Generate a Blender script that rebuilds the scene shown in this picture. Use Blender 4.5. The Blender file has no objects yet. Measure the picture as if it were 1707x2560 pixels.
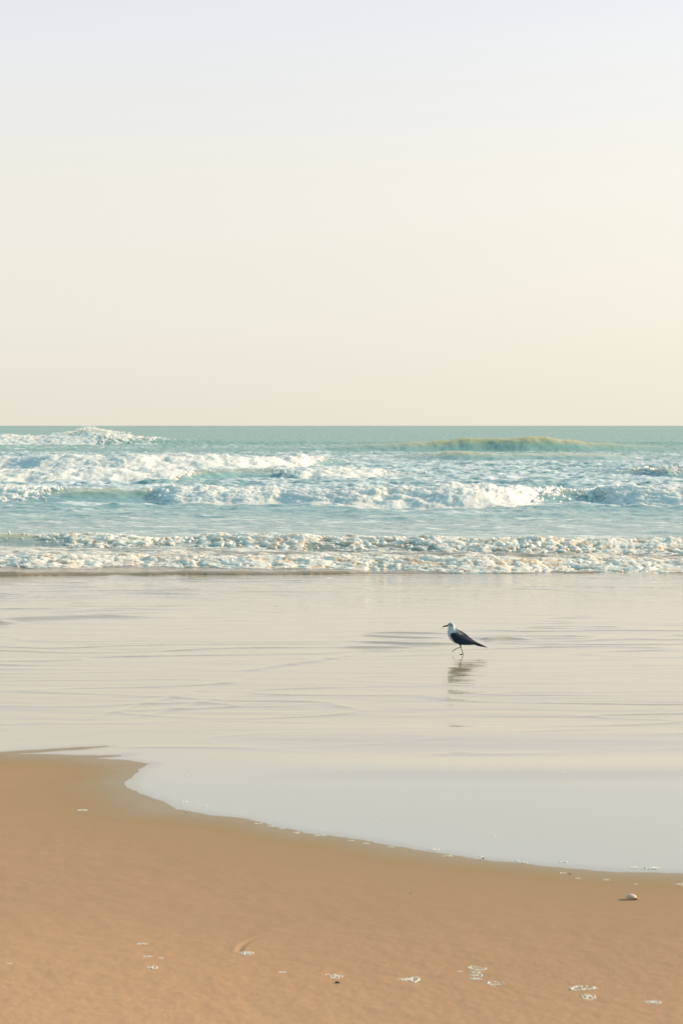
import bpy, bmesh, math, random
import numpy as np
from mathutils import Vector, Matrix
R = math.radians
random.seed(7); rng = np.random.default_rng(7)
scene = bpy.context.scene

# ---------------------------------------------------------------- camera, sky, sun, exposure
H = 1.8            # camera height above the still water, metres
F = 5000.0         # focal length in pixels of the 1707 x 2560 photograph
HZ = 1064.0        # horizon row of the photograph
cam = bpy.data.cameras.new('camera')
cam_ob = bpy.data.objects.new('camera', cam); scene.collection.objects.link(cam_ob)
cam_ob.location = (0, 0, H); cam_ob.rotation_euler = (R(90), 0, 0)
cam.sensor_fit = 'VERTICAL'; cam.sensor_height = 36.0; cam.lens = 36.0*F/2560
cam.shift_y = -(1280-HZ)/2560.0
cam.clip_start = 0.1; cam.clip_end = 60000
cam.dof.use_dof = True; cam.dof.focus_distance = 18.0; cam.dof.aperture_fstop = 8.0
scene.camera = cam_ob
scene.render.resolution_x = 682; scene.render.resolution_y = 1024

SUN_EL, SUN_AZ = 23.0, 75.0      # azimuth clockwise from the view direction (+Y)
world = bpy.data.worlds.new('World'); scene.world = world; world.use_nodes = True
wn = world.node_tree; wn.nodes.clear()
sky = wn.nodes.new('ShaderNodeTexSky'); sky.sky_type = 'NISHITA'; sky.sun_disc = False
sky.sun_elevation = R(SUN_EL); sky.sun_rotation = R(SUN_AZ)
sky.altitude = 0; sky.air_density = 1.0; sky.dust_density = 4.0; sky.ozone_density = 1.0
bg = wn.nodes.new('ShaderNodeBackground'); bg.inputs['Strength'].default_value = 0.085
wo = wn.nodes.new('ShaderNodeOutputWorld')
# thin high milky veil: mixes the clear sky towards a pale veil colour, strongest near the horizon
geo = wn.nodes.new('ShaderNodeTexCoord'); sep = wn.nodes.new('ShaderNodeSeparateXYZ')
wn.links.new(geo.outputs['Generated'], sep.inputs[0])
ramp = wn.nodes.new('ShaderNodeValToRGB'); cr = ramp.color_ramp
VEIL = [(0.0,(7.7,7.35,6.3)), (0.05,(8.0,7.7,6.75)), (0.12,(8.0,7.75,7.0)), (0.19,(7.45,7.6,7.75)), (0.24,(6.7,7.1,7.7)), (0.45,(3.1,4.5,5.5)), (1.0,(1.9,3.5,4.6))]
while len(cr.elements) < len(VEIL): cr.elements.new(0.5)
for e, (p, c) in zip(cr.elements, VEIL): e.position = p; e.color = tuple(v/10 for v in c)+(1,)
sc = wn.nodes.new('ShaderNodeVectorMath'); sc.operation = 'SCALE'; sc.inputs['Scale'].default_value = 10.0
wn.links.new(sep.outputs['Z'], ramp.inputs[0]); wn.links.new(ramp.outputs[0], sc.inputs[0])
mx = wn.nodes.new('ShaderNodeMix'); mx.data_type = 'RGBA'; mx.inputs['Factor'].default_value = 0.85
wn.links.new(sky.outputs[0], mx.inputs['A']); wn.links.new(sc.outputs[0], mx.inputs['B'])
# teal fill added to the sky behind the camera to brighten shaded faces
dt0 = wn.nodes.new('ShaderNodeVectorMath'); dt0.operation = 'DOT_PRODUCT'; wn.links.new(geo.outputs['Generated'], dt0.inputs[0])
dt0.inputs[1].default_value = (0.45, 0.88, 0.1)
mr = wn.nodes.new('ShaderNodeMapRange'); mr.inputs['From Min'].default_value = -0.7; mr.inputs['From Max'].default_value = 0.75; mr.interpolation_type = 'SMOOTHSTEP'
wn.links.new(dt0.outputs['Value'], mr.inputs['Value'])
mx2 = wn.nodes.new('ShaderNodeMix'); mx2.data_type = 'RGBA'; mx2.inputs['A'].default_value = (2.1, 5.1, 6.6, 1)
wn.links.new(mr.outputs[0], mx2.inputs['Factor']); wn.links.new(mx.outputs['Result'], mx2.inputs['B'])
mx = mx2
# forward-scattered glow of the low sun in the veil
dt = wn.nodes.new('ShaderNodeVectorMath'); dt.operation = 'DOT_PRODUCT'; wn.links.new(geo.outputs['Generated'], dt.inputs[0])
dt.inputs[1].default_value = (math.sin(R(SUN_AZ))*math.cos(R(SUN_EL)), math.cos(R(SUN_AZ))*math.cos(R(SUN_EL)), math.sin(R(SUN_EL)))
pw = wn.nodes.new('ShaderNodeMath'); pw.operation = 'MAXIMUM'; pw.inputs[1].default_value = 0; wn.links.new(dt.outputs['Value'], pw.inputs[0])
pw2 = wn.nodes.new('ShaderNodeMath'); pw2.operation = 'POWER'; pw2.inputs[1].default_value = 2.0; wn.links.new(pw.outputs[0], pw2.inputs[0])
gl_ = wn.nodes.new('ShaderNodeVectorMath'); gl_.operation = 'SCALE'; gl_.inputs[0].default_value = (3.0, 2.5, 1.9); wn.links.new(pw2.outputs[0], gl_.inputs['Scale'])
ad = wn.nodes.new('ShaderNodeVectorMath'); ad.operation = 'ADD'; wn.links.new(mx.outputs['Result'], ad.inputs[0]); wn.links.new(gl_.outputs[0], ad.inputs[1])
wn.links.new(ad.outputs[0], bg.inputs['Color']); wn.links.new(bg.outputs[0], wo.inputs[0])

sun = bpy.data.lights.new('sun', 'SUN'); sun.energy = 5.0; sun.angle = R(0.6); sun.color = (1.0, 0.80, 0.57)
sun_ob = bpy.data.objects.new('sun', sun); scene.collection.objects.link(sun_ob)
a, e = R(SUN_AZ), R(SUN_EL)
sd = Vector((math.sin(a)*math.cos(e), math.cos(a)*math.cos(e), math.sin(e)))
sun_ob.rotation_euler = (-sd).to_track_quat('-Z', 'Y').to_euler()
scene.view_settings.view_transform = 'Standard'; scene.view_settings.look = 'None'
scene.view_settings.gamma = 1.0; scene.view_settings.exposure = 0.5

# ---------------------------------------------------------------- helpers
def dist(py, z=0.0): return (H-z)*F/(py-HZ)
def ground(px, py, z=0.0):
    d = dist(py, z); return (px-853.5)/F*d, d

def _hash(ix, iy, seed):
    with np.errstate(over='ignore'):
        h = (ix.astype(np.int64)*374761393 + iy.astype(np.int64)*668265263 + seed*982451653) & 0xffffffff
        h = ((h ^ (h >> 13))*1274126177) & 0xffffffff
        h = ((h ^ (h >> 16))*2246822519) & 0xffffffff
        return ((h ^ (h >> 15)) & 0xffffff)/float(0xffffff)
def noise2(x, y, seed=0):          # smooth gradient noise, about -1..1
    xi = np.floor(x); yi = np.floor(y); fx = x-xi; fy = y-yi
    u = fx*fx*fx*(fx*(fx*6-15)+10); v = fy*fy*fy*(fy*(fy*6-15)+10)
    out = 0
    for dx in (0, 1):
        for dy in (0, 1):
            an = _hash(xi+dx, yi+dy, seed)*2*math.pi
            g = np.cos(an)*(fx-dx)+np.sin(an)*(fy-dy)
            out = out + g*(u if dx else 1-u)*(v if dy else 1-v)
    return out*1.5
def fbm(x, y, seed=0, oct=4, gain=0.5, lac=2.03):
    s = 0; a = 1
    for i in range(oct):
        s = s + a*noise2(x, y, seed+i*17); a *= gain; x = x*lac+3.7; y = y*lac-1.3
    return s
def domes(x, y, seed=0, rad=0.75):      # packed hemispheres, 0..1 (cauliflower foam)
    xi = np.floor(x); yi = np.floor(y); best = np.zeros_like(x)
    for dx in (-1, 0, 1):
        for dy in (-1, 0, 1):
            cx = xi+dx+_hash(xi+dx, yi+dy, seed); cy = yi+dy+_hash(xi+dx, yi+dy, seed+101)
            r = rad*(0.55+0.6*_hash(xi+dx, yi+dy, seed+202))
            q = 1-((x-cx)**2+(y-cy)**2)/(r*r)
            best = np.maximum(best, np.sqrt(np.clip(q, 0, 1))*r/rad)
    return best
def smooth(a, b, x):
    t = np.clip((x-a)/(b-a), 0, 1); return t*t*(3-2*t)

def grid_mesh(name, X, Y, Z, attrs, mat, smooth_shade=True, mask=None):
    n, m = X.shape
    me = bpy.data.meshes.new(name)
    co = np.empty((n*m, 3), np.float32); co[:, 0] = X.ravel(); co[:, 1] = Y.ravel(); co[:, 2] = Z.ravel()
    i = np.arange(n*m).reshape(n, m)
    q = np.stack([i[:-1, :-1], i[:-1, 1:], i[1:, 1:], i[1:, :-1]], -1).reshape(-1, 4)
    if mask is not None: q = q[mask[:-1, :-1].ravel()]
    me.vertices.add(n*m); me.vertices.foreach_set('co', co.ravel())
    me.loops.add(q.size); me.loops.foreach_set('vertex_index', q.ravel().astype(np.int32))
    me.polygons.add(len(q)); me.polygons.foreach_set('loop_start', (np.arange(len(q))*4).astype(np.int32))
    me.polygons.foreach_set('loop_total', np.full(len(q), 4, np.int32))
    for k, v in attrs.items():
        at = me.attributes.new(k, 'FLOAT', 'POINT'); at.data.foreach_set('value', v.astype(np.float32).ravel())
    me.update(calc_edges=True)
    if smooth_shade: me.polygons.foreach_set('use_smooth', np.ones(len(q), bool))
    me.materials.append(mat)
    ob = bpy.data.objects.new(name, me); scene.collection.objects.link(ob)
    return ob
def tag(o, label=None, cat=None, group=None, kind=None):
    if label: o['label'] = label
    if cat: o['category'] = cat
    if group: o['group'] = group
    if kind: o['kind'] = kind
    return o
def bm_obj(name, bm, mat, parent=None, smooth_shade=True):
    me = bpy.data.meshes.new(name); bm.to_mesh(me); bm.free()
    for p in me.polygons: p.use_smooth = smooth_shade
    me.materials.append(mat)
    o = bpy.data.objects.new(name, me); scene.collection.objects.link(o)
    if parent: o.parent = parent
    return o

class NT:
    def __init__(s, name):
        s.m = bpy.data.materials.new(name); s.m.use_nodes = True; s.t = s.m.node_tree; s.t.nodes.clear()
        s.out = s.t.nodes.new('ShaderNodeOutputMaterial')
    def n(s, typ, ins=None, **kw):
        nd = s.t.nodes.new('ShaderNode'+typ)
        for k, v in kw.items(): setattr(nd, k, v)
        for k, v in (ins or {}).items():
            if isinstance(v, bpy.types.NodeSocket): s.t.links.new(v, nd.inputs[k])
            else: nd.inputs[k].default_value = v
        return nd
    def math(s, op, a, b=0.0, c=0.0, clamp=False):
        return s.n('Math', {0: a, 1: b, 2: c}, operation=op, use_clamp=clamp).outputs[0]
    def mix(s, f, a, b):
        nd = s.n('Mix', data_type='RGBA')
        for k, v in (('Factor', f), ('A', a), ('B', b)):
            if isinstance(v, bpy.types.NodeSocket): s.t.links.new(v, nd.inputs[k])
            else: nd.inputs[k].default_value = (v if k == 'Factor' else tuple(v)+(1,) if len(v) == 3 else v)
        return nd.outputs['Result']
    def ramp(s, x, a, b, lo=0.0, hi=1.0):
        return s.n('MapRange', {'Value': x, 'From Min': a, 'From Max': b, 'To Min': lo, 'To Max': hi}, interpolation_type='SMOOTHSTEP').outputs[0]
    def attr(s, name): return s.n('Attribute', attribute_name=name).outputs['Fac']
    def coords(s, scale=(1, 1, 1)):
        tc = s.n('TexCoord'); return s.n('Mapping', {'Vector': tc.outputs['Object'], 'Scale': scale}).outputs[0]
    def noise(s, vec, scale, detail=4, rough=0.55, dist=0.0):
        return s.n('TexNoise', {'Vector': vec, 'Scale': scale, 'Detail': detail, 'Roughness': rough, 'Distortion': dist}).outputs['Fac']
    def surf(s, sh): s.t.links.new(sh, s.out.inputs['Surface']); return s.m

# ---------------------------------------------------------------- materials
def mat_sand():
    t = NT('sand_mat'); wet = t.attr('wet'); damp = t.attr('damp')
    c = t.coords()
    n1 = t.noise(c, 1.3, 5, 0.6); n2 = t.noise(t.coords((1, 1, 1)), 260, 3, 0.7); n3 = t.noise(t.coords((0.6, 1.8, 1)), 22, 5, 0.65)
    dry = t.mix(n1, (0.465, 0.262, 0.145), (0.50, 0.288, 0.162))
    grain = t.ramp(n2, 0.30, 0.75)
    dry = t.mix(grain, t.mix(0.15, dry, (0.10, 0.07, 0.05)), t.mix(0.08, dry, (0.8, 0.62, 0.42)))
    dry = t.mix(t.ramp(n3, 0.45, 0.75, 0, 0.14), dry, (0.20, 0.14, 0.09))
    dry = t.mix(t.math('ADD', damp, t.math('MULTIPLY', t.math('SUBTRACT', n1, 0.5), 0.25), clamp=True), dry, t.mix(grain, (0.30, 0.190, 0.108), (0.345, 0.222, 0.128)))
    wetc = t.mix(n1, (0.25, 0.185, 0.105), (0.30, 0.22, 0.13))
    w = t.math('ADD', wet, t.math('MULTIPLY', t.math('SUBTRACT', n1, 0.5), 0.5), clamp=True)
    wetc = t.mix(t.attr('deep'), wetc, (0.27, 0.18, 0.09))
    col = t.mix(w, dry, wetc)
    rough = t.ramp(w, 0.0, 1.0, 0.8, 0.42)
    hgt = t.math('ADD', t.math('MULTIPLY', n2, 0.10), t.math('MULTIPLY', n3, 0.7))
    b = t.n('Bump', {'Height': hgt, 'Distance': 0.0014, 'Strength': t.ramp(w, 0.2, 0.9, 0.9, 0.12)})
    p = t.n('BsdfPrincipled', {'Base Color': col, 'Roughness': rough, 'Normal': b.outputs[0], 'IOR': 1.36, 'Specular IOR Level': t.ramp(w, 0.2, 1.0, 0.05, 0.35)})
    return t.surf(p.outputs[0])

def mat_film():
    t = NT('shallow_water_mat'); rp = t.attr('ripple')
    c = t.coords((0.35, 2.6, 1))
    n1 = t.noise(c, 1.6, 3, 0.5, 0.4)
    n2 = t.noise(t.coords((0.30, 2.4, 1)), 7.0, 3, 0.5, 0.6)
    n3 = t.noise(t.coords((0.5, 1.6, 1)), 22.0, 3, 0.6)
    h = t.math('ADD', t.math('MULTIPLY', n1, 1.0), t.math('ADD', t.math('MULTIPLY', n2, 0.22), t.math('MULTIPLY', t.math('MULTIPLY', n3, t.attr('rough')), 0.22)))
    b = t.n('Bump', {'Height': h, 'Distance': 0.010, 'Strength': rp})
    bf = t.n('NewGeometry').outputs['Backfacing']     # thin film: the same reflectance from above and below
    fr = t.n('Fresnel', {'IOR': t.math('ADD', 2.15, t.math('MULTIPLY', bf, 1/2.15-2.15)), 'Normal': b.outputs[0]})
    gl = t.n('BsdfGlossy', {'Color': (1.0, 0.99, 0.97, 1), 'Roughness': 0.03, 'Normal': b.outputs[0]})
    tr = t.n('BsdfTransparent', {'Color': (0.93, 0.95, 0.94, 1)})
    # milky silt; its grey-to-cream diffuse also paints in reflected sky brightness
    df = t.n('BsdfDiffuse', {'Color': t.mix(t.attr('warm'), (0.66, 0.66, 0.59), (0.86, 0.71, 0.50))})
    m0 = t.n('MixShader', {0: t.attr('silt'), 1: tr.outputs[0], 2: df.outputs[0]})
    m = t.n('MixShader', {0: fr.outputs[0], 1: m0.outputs[0], 2: gl.outputs[0]})
    return t.surf(m.outputs[0])

def mat_sea():
    t = NT('sea_mat'); silt = t.attr('silt'); cov = t.attr('cov'); crest = t.attr('crest'); far = t.attr('far')
    body = t.mix(far, (0.15, 0.30, 0.285), (0.19, 0.31, 0.265))
    band = t.noise(t.coords((0.0035, 0.011, 1)), 1.0, 3, 0.5)
    body = t.mix(t.math('MULTIPLY', t.ramp(band, 0.45, 0.65), 0.45), body, (0.19, 0.30, 0.22))
    body = t.mix(silt, body, (0.27, 0.20, 0.125))
    body = t.mix(crest, body, (0.42, 0.355, 0.11))  # backlit glow of thin crests, painted into the water colour as olive-gold
    c = t.coords((0.38, 0.9, 1.0))
    wob = t.n('TexNoise', {'Vector': c, 'Scale': 1.1, 'Detail': 3})
    cc = t.n('VectorMath', {0: c, 1: t.n('VectorMath', {0: wob.outputs['Color'], 'Scale': 1.4}, operation='SCALE').outputs[0]}, operation='ADD').outputs[0]
    f1 = t.noise(cc, 0.9, 6, 0.62); 
    rid = t.math('ABSOLUTE', t.math('SUBTRACT', t.noise(cc, 2.2, 4, 0.6), 0.5))
    f2 = t.noise(cc, 3.2, 5, 0.62)
    f1 = t.mix(t.ramp(silt, 0.03, 0.16), f1, f2)
    lace = t.math('SUBTRACT', f1, t.math('MULTIPLY', rid, 0.9))
    thr = t.math('SUBTRACT', 0.72, t.math('MULTIPLY', cov, 0.52))
    d = t.math('SUBTRACT', lace, thr)
    fm = t.ramp(d, -0.04, 0.10, 0.0, 0.92)
    bn = t.noise(t.coords((0.7, 1.4, 1)), 5.0, 4, 0.6)
    b = t.n('Bump', {'Height': t.math('ADD', bn, t.math('MULTIPLY', fm, 0.25)), 'Distance': 0.05, 'Strength': 0.55})
    w = t.n('BsdfPrincipled', {'Base Color': body, 'Roughness': t.ramp(far, 0.0, 1.0, 0.15, 0.35), 'IOR': 1.33, 'Specular IOR Level': t.ramp(far, 0.3, 1.0, 0.5, 0.22), 'Normal': b.outputs[0]})
    fb = t.n('Bump', {'Height': t.noise(t.coords(), 14, 4, 0.7), 'Distance': 0.03, 'Strength': 0.6})
    fc = t.mix(silt, (0.60, 0.62, 0.61), (0.66, 0.57, 0.46))
    fo = t.n('BsdfPrincipled', {'Base Color': fc, 'Roughness': 0.6, 'Normal': fb.outputs[0]})
    m = t.n('MixShader', {0: fm, 1: w.outputs[0], 2: fo.outputs[0]})
    return t.surf(m.outputs[0])

def mat_foam(name, tint=(0.80, 0.77, 0.71), dirty=(0.60, 0.46, 0.30), dirt=0.3, scale=1.0, sss=0.1):
    t = NT(name); c = t.coords()
    n = t.noise(c, 3.2*scale, 5, 0.6)
    col = t.mix(t.ramp(n, 0.44, 0.68, 0.0, dirt), tint, dirty)
    b = t.n('Bump', {'Height': t.noise(c, 26*scale, 4, 0.7), 'Distance': 0.015/scale, 'Strength': 0.35})
    p = t.n('BsdfPrincipled', {'Base Color': col, 'Roughness': 0.55, 'Normal': b.outputs[0], 'Subsurface Weight': 1.0, 'Subsurface Radius': (0.9, 1.0, 1.0), 'Subsurface Scale': sss})
    tl = t.n('BsdfTranslucent', {'Color': (0.82, 0.80, 0.74, 1)})
    m = t.n('MixShader', {0: 0.22, 1: p.outputs[0], 2: tl.outputs[0]})
    ln = t.noise(t.coords((0.8, 1, 1)), 9*scale, 5, 0.65)       # torn lace where the foam thins out
    al = t.ramp(t.math('ADD', t.math('MULTIPLY', t.attr('thick'), 1.5), t.math('SUBTRACT', ln, 0.95)), -0.05, 0.12)
    m = t.n('MixShader', {0: al, 1: t.n('BsdfTransparent').outputs[0], 2: m.outputs[0]})
    return t.surf(m.outputs[0])

def mat_plain(name, col, rough=0.6, var=0.25, scale=60, bump=0.2, attr=None, col2=None, spec=0.5):
    t = NT(name); n = t.noise(t.coords(), scale, 4, 0.6)
    c = t.mix(t.math('MULTIPLY', n, var), col, tuple(v*0.35 for v in col))
    if attr: c = t.mix(t.attr(attr), c, col2)
    b = t.n('Bump', {'Height': n, 'Distance': 0.002, 'Strength': bump})
    p = t.n('BsdfPrincipled', {'Base Color': c, 'Roughness': rough, 'Normal': b.outputs[0], 'Specular IOR Level': spec})
    return t.surf(p.outputs[0])
M_sand = mat_sand(); M_film = mat_film(); M_sea = mat_sea()
M_foam_far = mat_foam('foam_far_mat', dirt=0.10, scale=0.6, sss=0.40)
M_foam_mid = mat_foam('foam_mid_mat', tint=(0.82, 0.79, 0.73), dirt=0.25, scale=1.0, sss=0.20)
M_foam_near = mat_foam('foam_near_mat', tint=(0.86, 0.79, 0.69), dirty=(0.62, 0.43, 0.27), dirt=0.85, scale=1.4, sss=0.085)
M_bubble = mat_plain('bubble_foam_mat', (0.78, 0.69, 0.57), 0.35, 0.15, 300, 0.3)

def fan(ys, u_in, n_in, grow_to, n_out, base=1.5):
    """rows at distance ys, dense columns within base+u_in*y of the axis, coarse ones out to grow_to"""
    ui = np.linspace(-1, 1, n_in); k = np.linspace(0, 1, n_out+1)[1:]
    W = base+u_in*np.abs(ys)
    rows = []
    out = W[:, None]*(np.maximum(grow_to/W, 1.5)[:, None]**k[None, :])
    X = np.concatenate([-out[:, ::-1], W[:, None]*ui[None, :], out], 1)
    return X, np.repeat(ys[:, None], X.shape[1], 1)

# ---------------------------------------------------------------- shoreline (traced on the ground, then built as terrain)
shore_px = [(-2600, 1872), (-1200, 1874), (-500, 1880), (-150, 1880), (0, 1879), (90, 1874), (190, 1868), (262, 1865), (270, 1866), (205, 1874), (110, 1881),
            (60, 1884), (170, 1887), (270, 1888), (330, 1886), (300, 1891), (240, 1896), (320, 1901), (382, 1909), (352, 1921), (340, 1938),
            (318, 1955), (318, 1968), (350, 1984), (402, 2003), (440, 2022), (510, 2034), (610, 2048), (700, 2070), (780, 2083), (860, 2093), (980, 2113),
            (1130, 2139), (1250, 2154), (1400, 2168), (1550, 2179), (1707, 2184), (1900, 2190), (2400, 2215), (3600, 2330)]
shore = np.array([ground(px, py) for px, py in shore_px])
poly = np.vstack([shore, [(30, 4), (300, -60), (-300, -60), (-300, shore[0, 1])]])
def shore_sd(X, Y):
    """positive on the dry side, metres to the waterline"""
    x = X.ravel(); y = Y.ravel(); dmin = np.full(x.shape, 1e9); inside = np.zeros(x.shape, bool)
    P = poly; Q = np.roll(poly, -1, 0)
    for (ax, ay), (bx, by) in zip(P, Q):
        dx, dy = bx-ax, by-ay; L = dx*dx+dy*dy+1e-12
        tt = np.clip(((x-ax)*dx+(y-ay)*dy)/L, 0, 1)
        if not (abs(ay) > 50 or abs(by) > 50 or abs(ax) > 299):
            dmin = np.minimum(dmin, np.hypot(x-ax-tt*dx, y-ay-tt*dy))
        c = ((ay > y) != (by > y)) & (x < dx*(y-ay)/(dy if abs(dy) > 1e-9 else 1e-9)+ax)
        inside ^= c
    return (np.where(inside, 1, -1)*dmin).reshape(X.shape)

# ---------------------------------------------------------------- sand
ys = np.concatenate([np.linspace(-60, 3.5, 30), np.linspace(3.7, 5.4, 60), np.linspace(5.41, 12.6, 960), np.linspace(12.7, 32, 160)])
X, Y = fan(ys, 0.24, 900, 400, 24, 0.5)
S = shore_sd(X, Y)
S = S + (0.022*noise2(X*3.5, Y*3.5, 2)+0.012*noise2(X*9, Y*9, 3)+0.006*noise2(X*30, Y*30, 9))*smooth(0.6, 0.0, np.abs(S))
def sand_height(X, Y, S):
    up = 0.011*np.clip(S, 0, 4)+0.010*np.clip(S-4, 0, 60)
    dn = -0.022*np.clip(-S, 0, 3)
    z = np.where(S > 0, up, dn)
    dry = smooth(0.15, 1.2, S)
    z = z + dry*(0.0035*noise2(X*1.1, Y*1.6, 5)+0.0012*fbm(X*7+Y*3, Y*9-X*2, 11, 3))
    near = smooth(7.6, 6.2, Y)*dry
    z = z + near*0.0007*fbm(X*24+Y*10, Y*22-X*9, 21, 3, 0.6)
    # a groove scraped in the sand, ending in a little pit
    gp = [(598, 2392), (600, 2384), (606, 2376), (620, 2366), (640, 2357), (660, 2352), (682, 2349)]
    g = np.array([ground(*q) for q in gp])
    d = np.full(X.shape, 9.0)
    for (ax, ay), (bx, by) in zip(g[:-1], g[1:]):
        dx, dy = bx-ax, by-ay
        tt = np.clip(((X-ax)*dx+(Y-ay)*dy)/(dx*dx+dy*dy), 0, 1)
        d = np.minimum(d, np.hypot(X-ax-tt*dx, Y-ay-tt*dy)+0.010*tt*0)
    fade = 0.35+0.65*smooth(g[-1, 1], g[0, 1], Y)
    z = z - fade*0.0028*np.exp(-(d/0.010)**2) + fade*0.0008*np.exp(-((d-0.020)/0.009)**2)
    return z
Z = sand_height(X, Y, S)
wet = np.clip(1-S/(0.45+0.25*noise2(X*0.8, Y*0.8, 19)), 0, 1)**1.3; wet = np.where(S < 0, 1, wet)
sand = grid_mesh('beach_sand', X, Y, Z, {'wet': wet, 'deep': smooth(10.5, 13.5, Y), 'damp': np.clip(1-S/(3.4+0.8*noise2(X*0.6, Y*0.6, 23)), 0, 1)**0.9}, M_sand)
tag(sand, kind='structure')

# ---------------------------------------------------------------- shallow film of water between the sand and the first breaker
ys = np.concatenate([np.linspace(-40, 6, 10), np.linspace(6.2, 8, 40), np.linspace(8.01, 27, 1000)])
X, Y = fan(ys, 0.24, 620, 400, 20, 0.5)
S = shore_sd(X, Y)
off = -S
amp = smooth(10.0, 12.4, Y)*smooth(0.1, 1.2, off)
wx = X+0.6*noise2(X*0.4, Y*0.5, 31)
z = 0.0016*noise2(wx*0.42, Y*3.2+0.5*noise2(X*0.7, Y*0.6, 33), 41) + 0.0010*noise2(wx*1.1+4, Y*6.5+noise2(X, Y, 35), 43) + 0.0005*noise2(wx*2.6, Y*13, 47)
rid = 1-np.abs(noise2(wx*0.55+9, Y*2.4, 51)); z = z + 0.0038*rid**10
z = z*amp*(1.75+0.7*smooth(18.5, 22, Y))*(0.25+0.95*smooth(-0.35, 0.35, noise2(X*0.22+0.15*Y, Y*0.33, 53)+0.4*noise2(X*0.7, Y*0.9, 54)))
# broad gentle swell bands where the pool begins
z = z + 0.0085*np.sin((Y-10.2+0.05*np.sin(X*0.9)-0.02*X)*2*math.pi/(1.05+0.10*(Y-10)))*smooth(9.9, 10.5, Y)*smooth(14, 11.3, Y)*(0.7+0.4*noise2(X*0.35, Y*0.5, 57))*smooth(0.15, 1.5, off)
def ridge(pts, h, w, taper=True):
    """a low ripple crest running along a traced line"""
    g = np.array([ground(*q) for q in pts]); out = np.zeros(X.shape)
    n = len(g)-1
    for i in range(n):
        (ax, ay), (bx, by) = g[i], g[i+1]; dx, dy = bx-ax, by-ay
        tt = ((X-ax)*dx+(Y-ay)*dy)/(dx*dx+dy*dy); tc = np.clip(tt, 0, 1)
        d = np.hypot(X-ax-tc*dx, Y-ay-tc*dy)
        s = (i+tc)/n; env = np.sin(math.pi*np.clip(s, 0.02, 0.98))**0.6 if taper else 1
        out = np.maximum(out, h*env*np.exp(-(d/w)**2))
    return out
for pts, h, w in [
    ([(-300, 1560), (-60, 1556), (30, 1551), (130, 1547), (250, 1543), (400, 1542)], 0.022, 0.16),
    ([(-90, 1566), (0, 1560), (30, 1562)], 0.02, 0.12),
    ([(120, 1532), (250, 1525), (360, 1524)], 0.010, 0.25),
    ([(905, 1583), (990, 1582), (1080, 1584), (1150, 1585)], 0.008, 0.07),
    ([(900, 1588), (960, 1592), (1040, 1595), (1120, 1594)], 0.008, 0.07),
    ([(885, 1604), (960, 1608), (1030, 1611), (1100, 1611), (1160, 1610)], 0.012, 0.08),
    ([(850, 1619), (930, 1619), (1040, 1619)], 0.007, 0.07),
    ([(1170, 1592), (1220, 1600), (1260, 1598), (1330, 1600)], 0.012, 0.08),
    ([(600, 1677), (640, 1674), (700, 1664), (760, 1657), (860, 1641), (900, 1632)], 0.006, 0.06),
    ([(200, 1800), (290, 1779), (380, 1755), (450, 1741), (560, 1706), (640, 1693)], 0.0035, 0.05),
    ([(330, 1796), (420, 1776), (520, 1752), (560, 1744)], 0.003, 0.05),
    ([(60, 1808), (100, 1806), (140, 1803)], 0.004, 0.05),
    ([(1050, 1883), (1130, 1882), (1230, 1882), (1400, 1880)], 0.0028, 0.05),
    ([(1280, 1831), (1400, 1827), (1560, 1822)], 0.0025, 0.04),
    ([(300, 1868), (420, 1867), (640, 1868)], 0.0025, 0.04)]:
    z = z + (1.8*ridge(pts, h, w*0.65) if h < 0.013 and 0.0065 < h else 1.5*ridge(pts, h, w))
edge = smooth(0.0, 0.06, off)
z = z*edge
silt = 0.15+0.20*smooth(0.0, 0.10, off)-0.06*smooth(10, 13, Y)+0.03*smooth(17.5, 23, Y)
film = grid_mesh('shallow_water', X, Y, z, {'ripple': np.clip(0.05+amp*(0.55+0.9*smooth(18.5, 22, Y)), 0, 1.5), 'rough': smooth(17, 21, Y), 'silt': silt, 'warm': smooth(9.0, 11.8, Y+0.25*noise2(X*0.5, Y*1.2, 59))}, M_film, mask=(S < 0.25))
tag(film, kind='structure')

# ---------------------------------------------------------------- sea with its breakers
class Wave:
    """toe and crest rows of one breaker, traced along x, turned into distance and height"""
    def __init__(s, pts, L, back, wobble=0.25, seed=0):
        # pts: (px, toe row, crest row, foam 0..1)
        base = [dist(p[1]) for p in pts]
        s.x = np.array([(p[0]-853.5)/F*b for p, b in zip(pts, base)]); s.d = np.array(base); s.L = L; s.back = back; s.seed = seed; s.wob = wobble
        s.mod = 0.0
        s.h = np.array([max(0.0, H-(p[2]-HZ)*(b+L*0.9)/F) if p[2] < p[1]-1 else 0.0 for p, b in zip(pts, base)])
        s.f = np.array([p[3] for p in pts])
    def at(s, X):
        n = noise2(X*0.35*30/s.d.mean(), X*0+s.seed, 61+s.seed)
        d = np.interp(X, s.x, s.d)+s.wob*n+0.4*s.wob*noise2(X*1.6*30/s.d.mean(), X*0+s.seed+3, 67)
        dd = 0.011*s.d.mean(); h = sum(np.interp(X+o*dd, s.x, s.h) for o in (-1, -.5, 0, .5, 1))/5*(1+0.20*noise2(X*0.9*40/s.d.mean(), X*0+5+s.seed, 63)+0.08*noise2(X*3*40/s.d.mean(), X*0+5+s.seed, 64))
        f = sum(np.interp(X+o*dd, s.x, s.f) for o in (-.6, 0, .6))/3; h = h*(1-0.17*np.clip(f, 0, 1))
        return d, h, f
    def z(s, X, Y):
        d, h, f = s.at(X); q = (Y-d)/s.L
        fr = np.clip(q, 0, 1); fr = np.sin(fr*math.pi/2)**1.35
        bk = np.exp(-(np.clip((q-1)*s.L, 0, None)/s.back)**1.5)
        return np.where(q < 1, h*fr, h*bk), q, h, f
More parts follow.
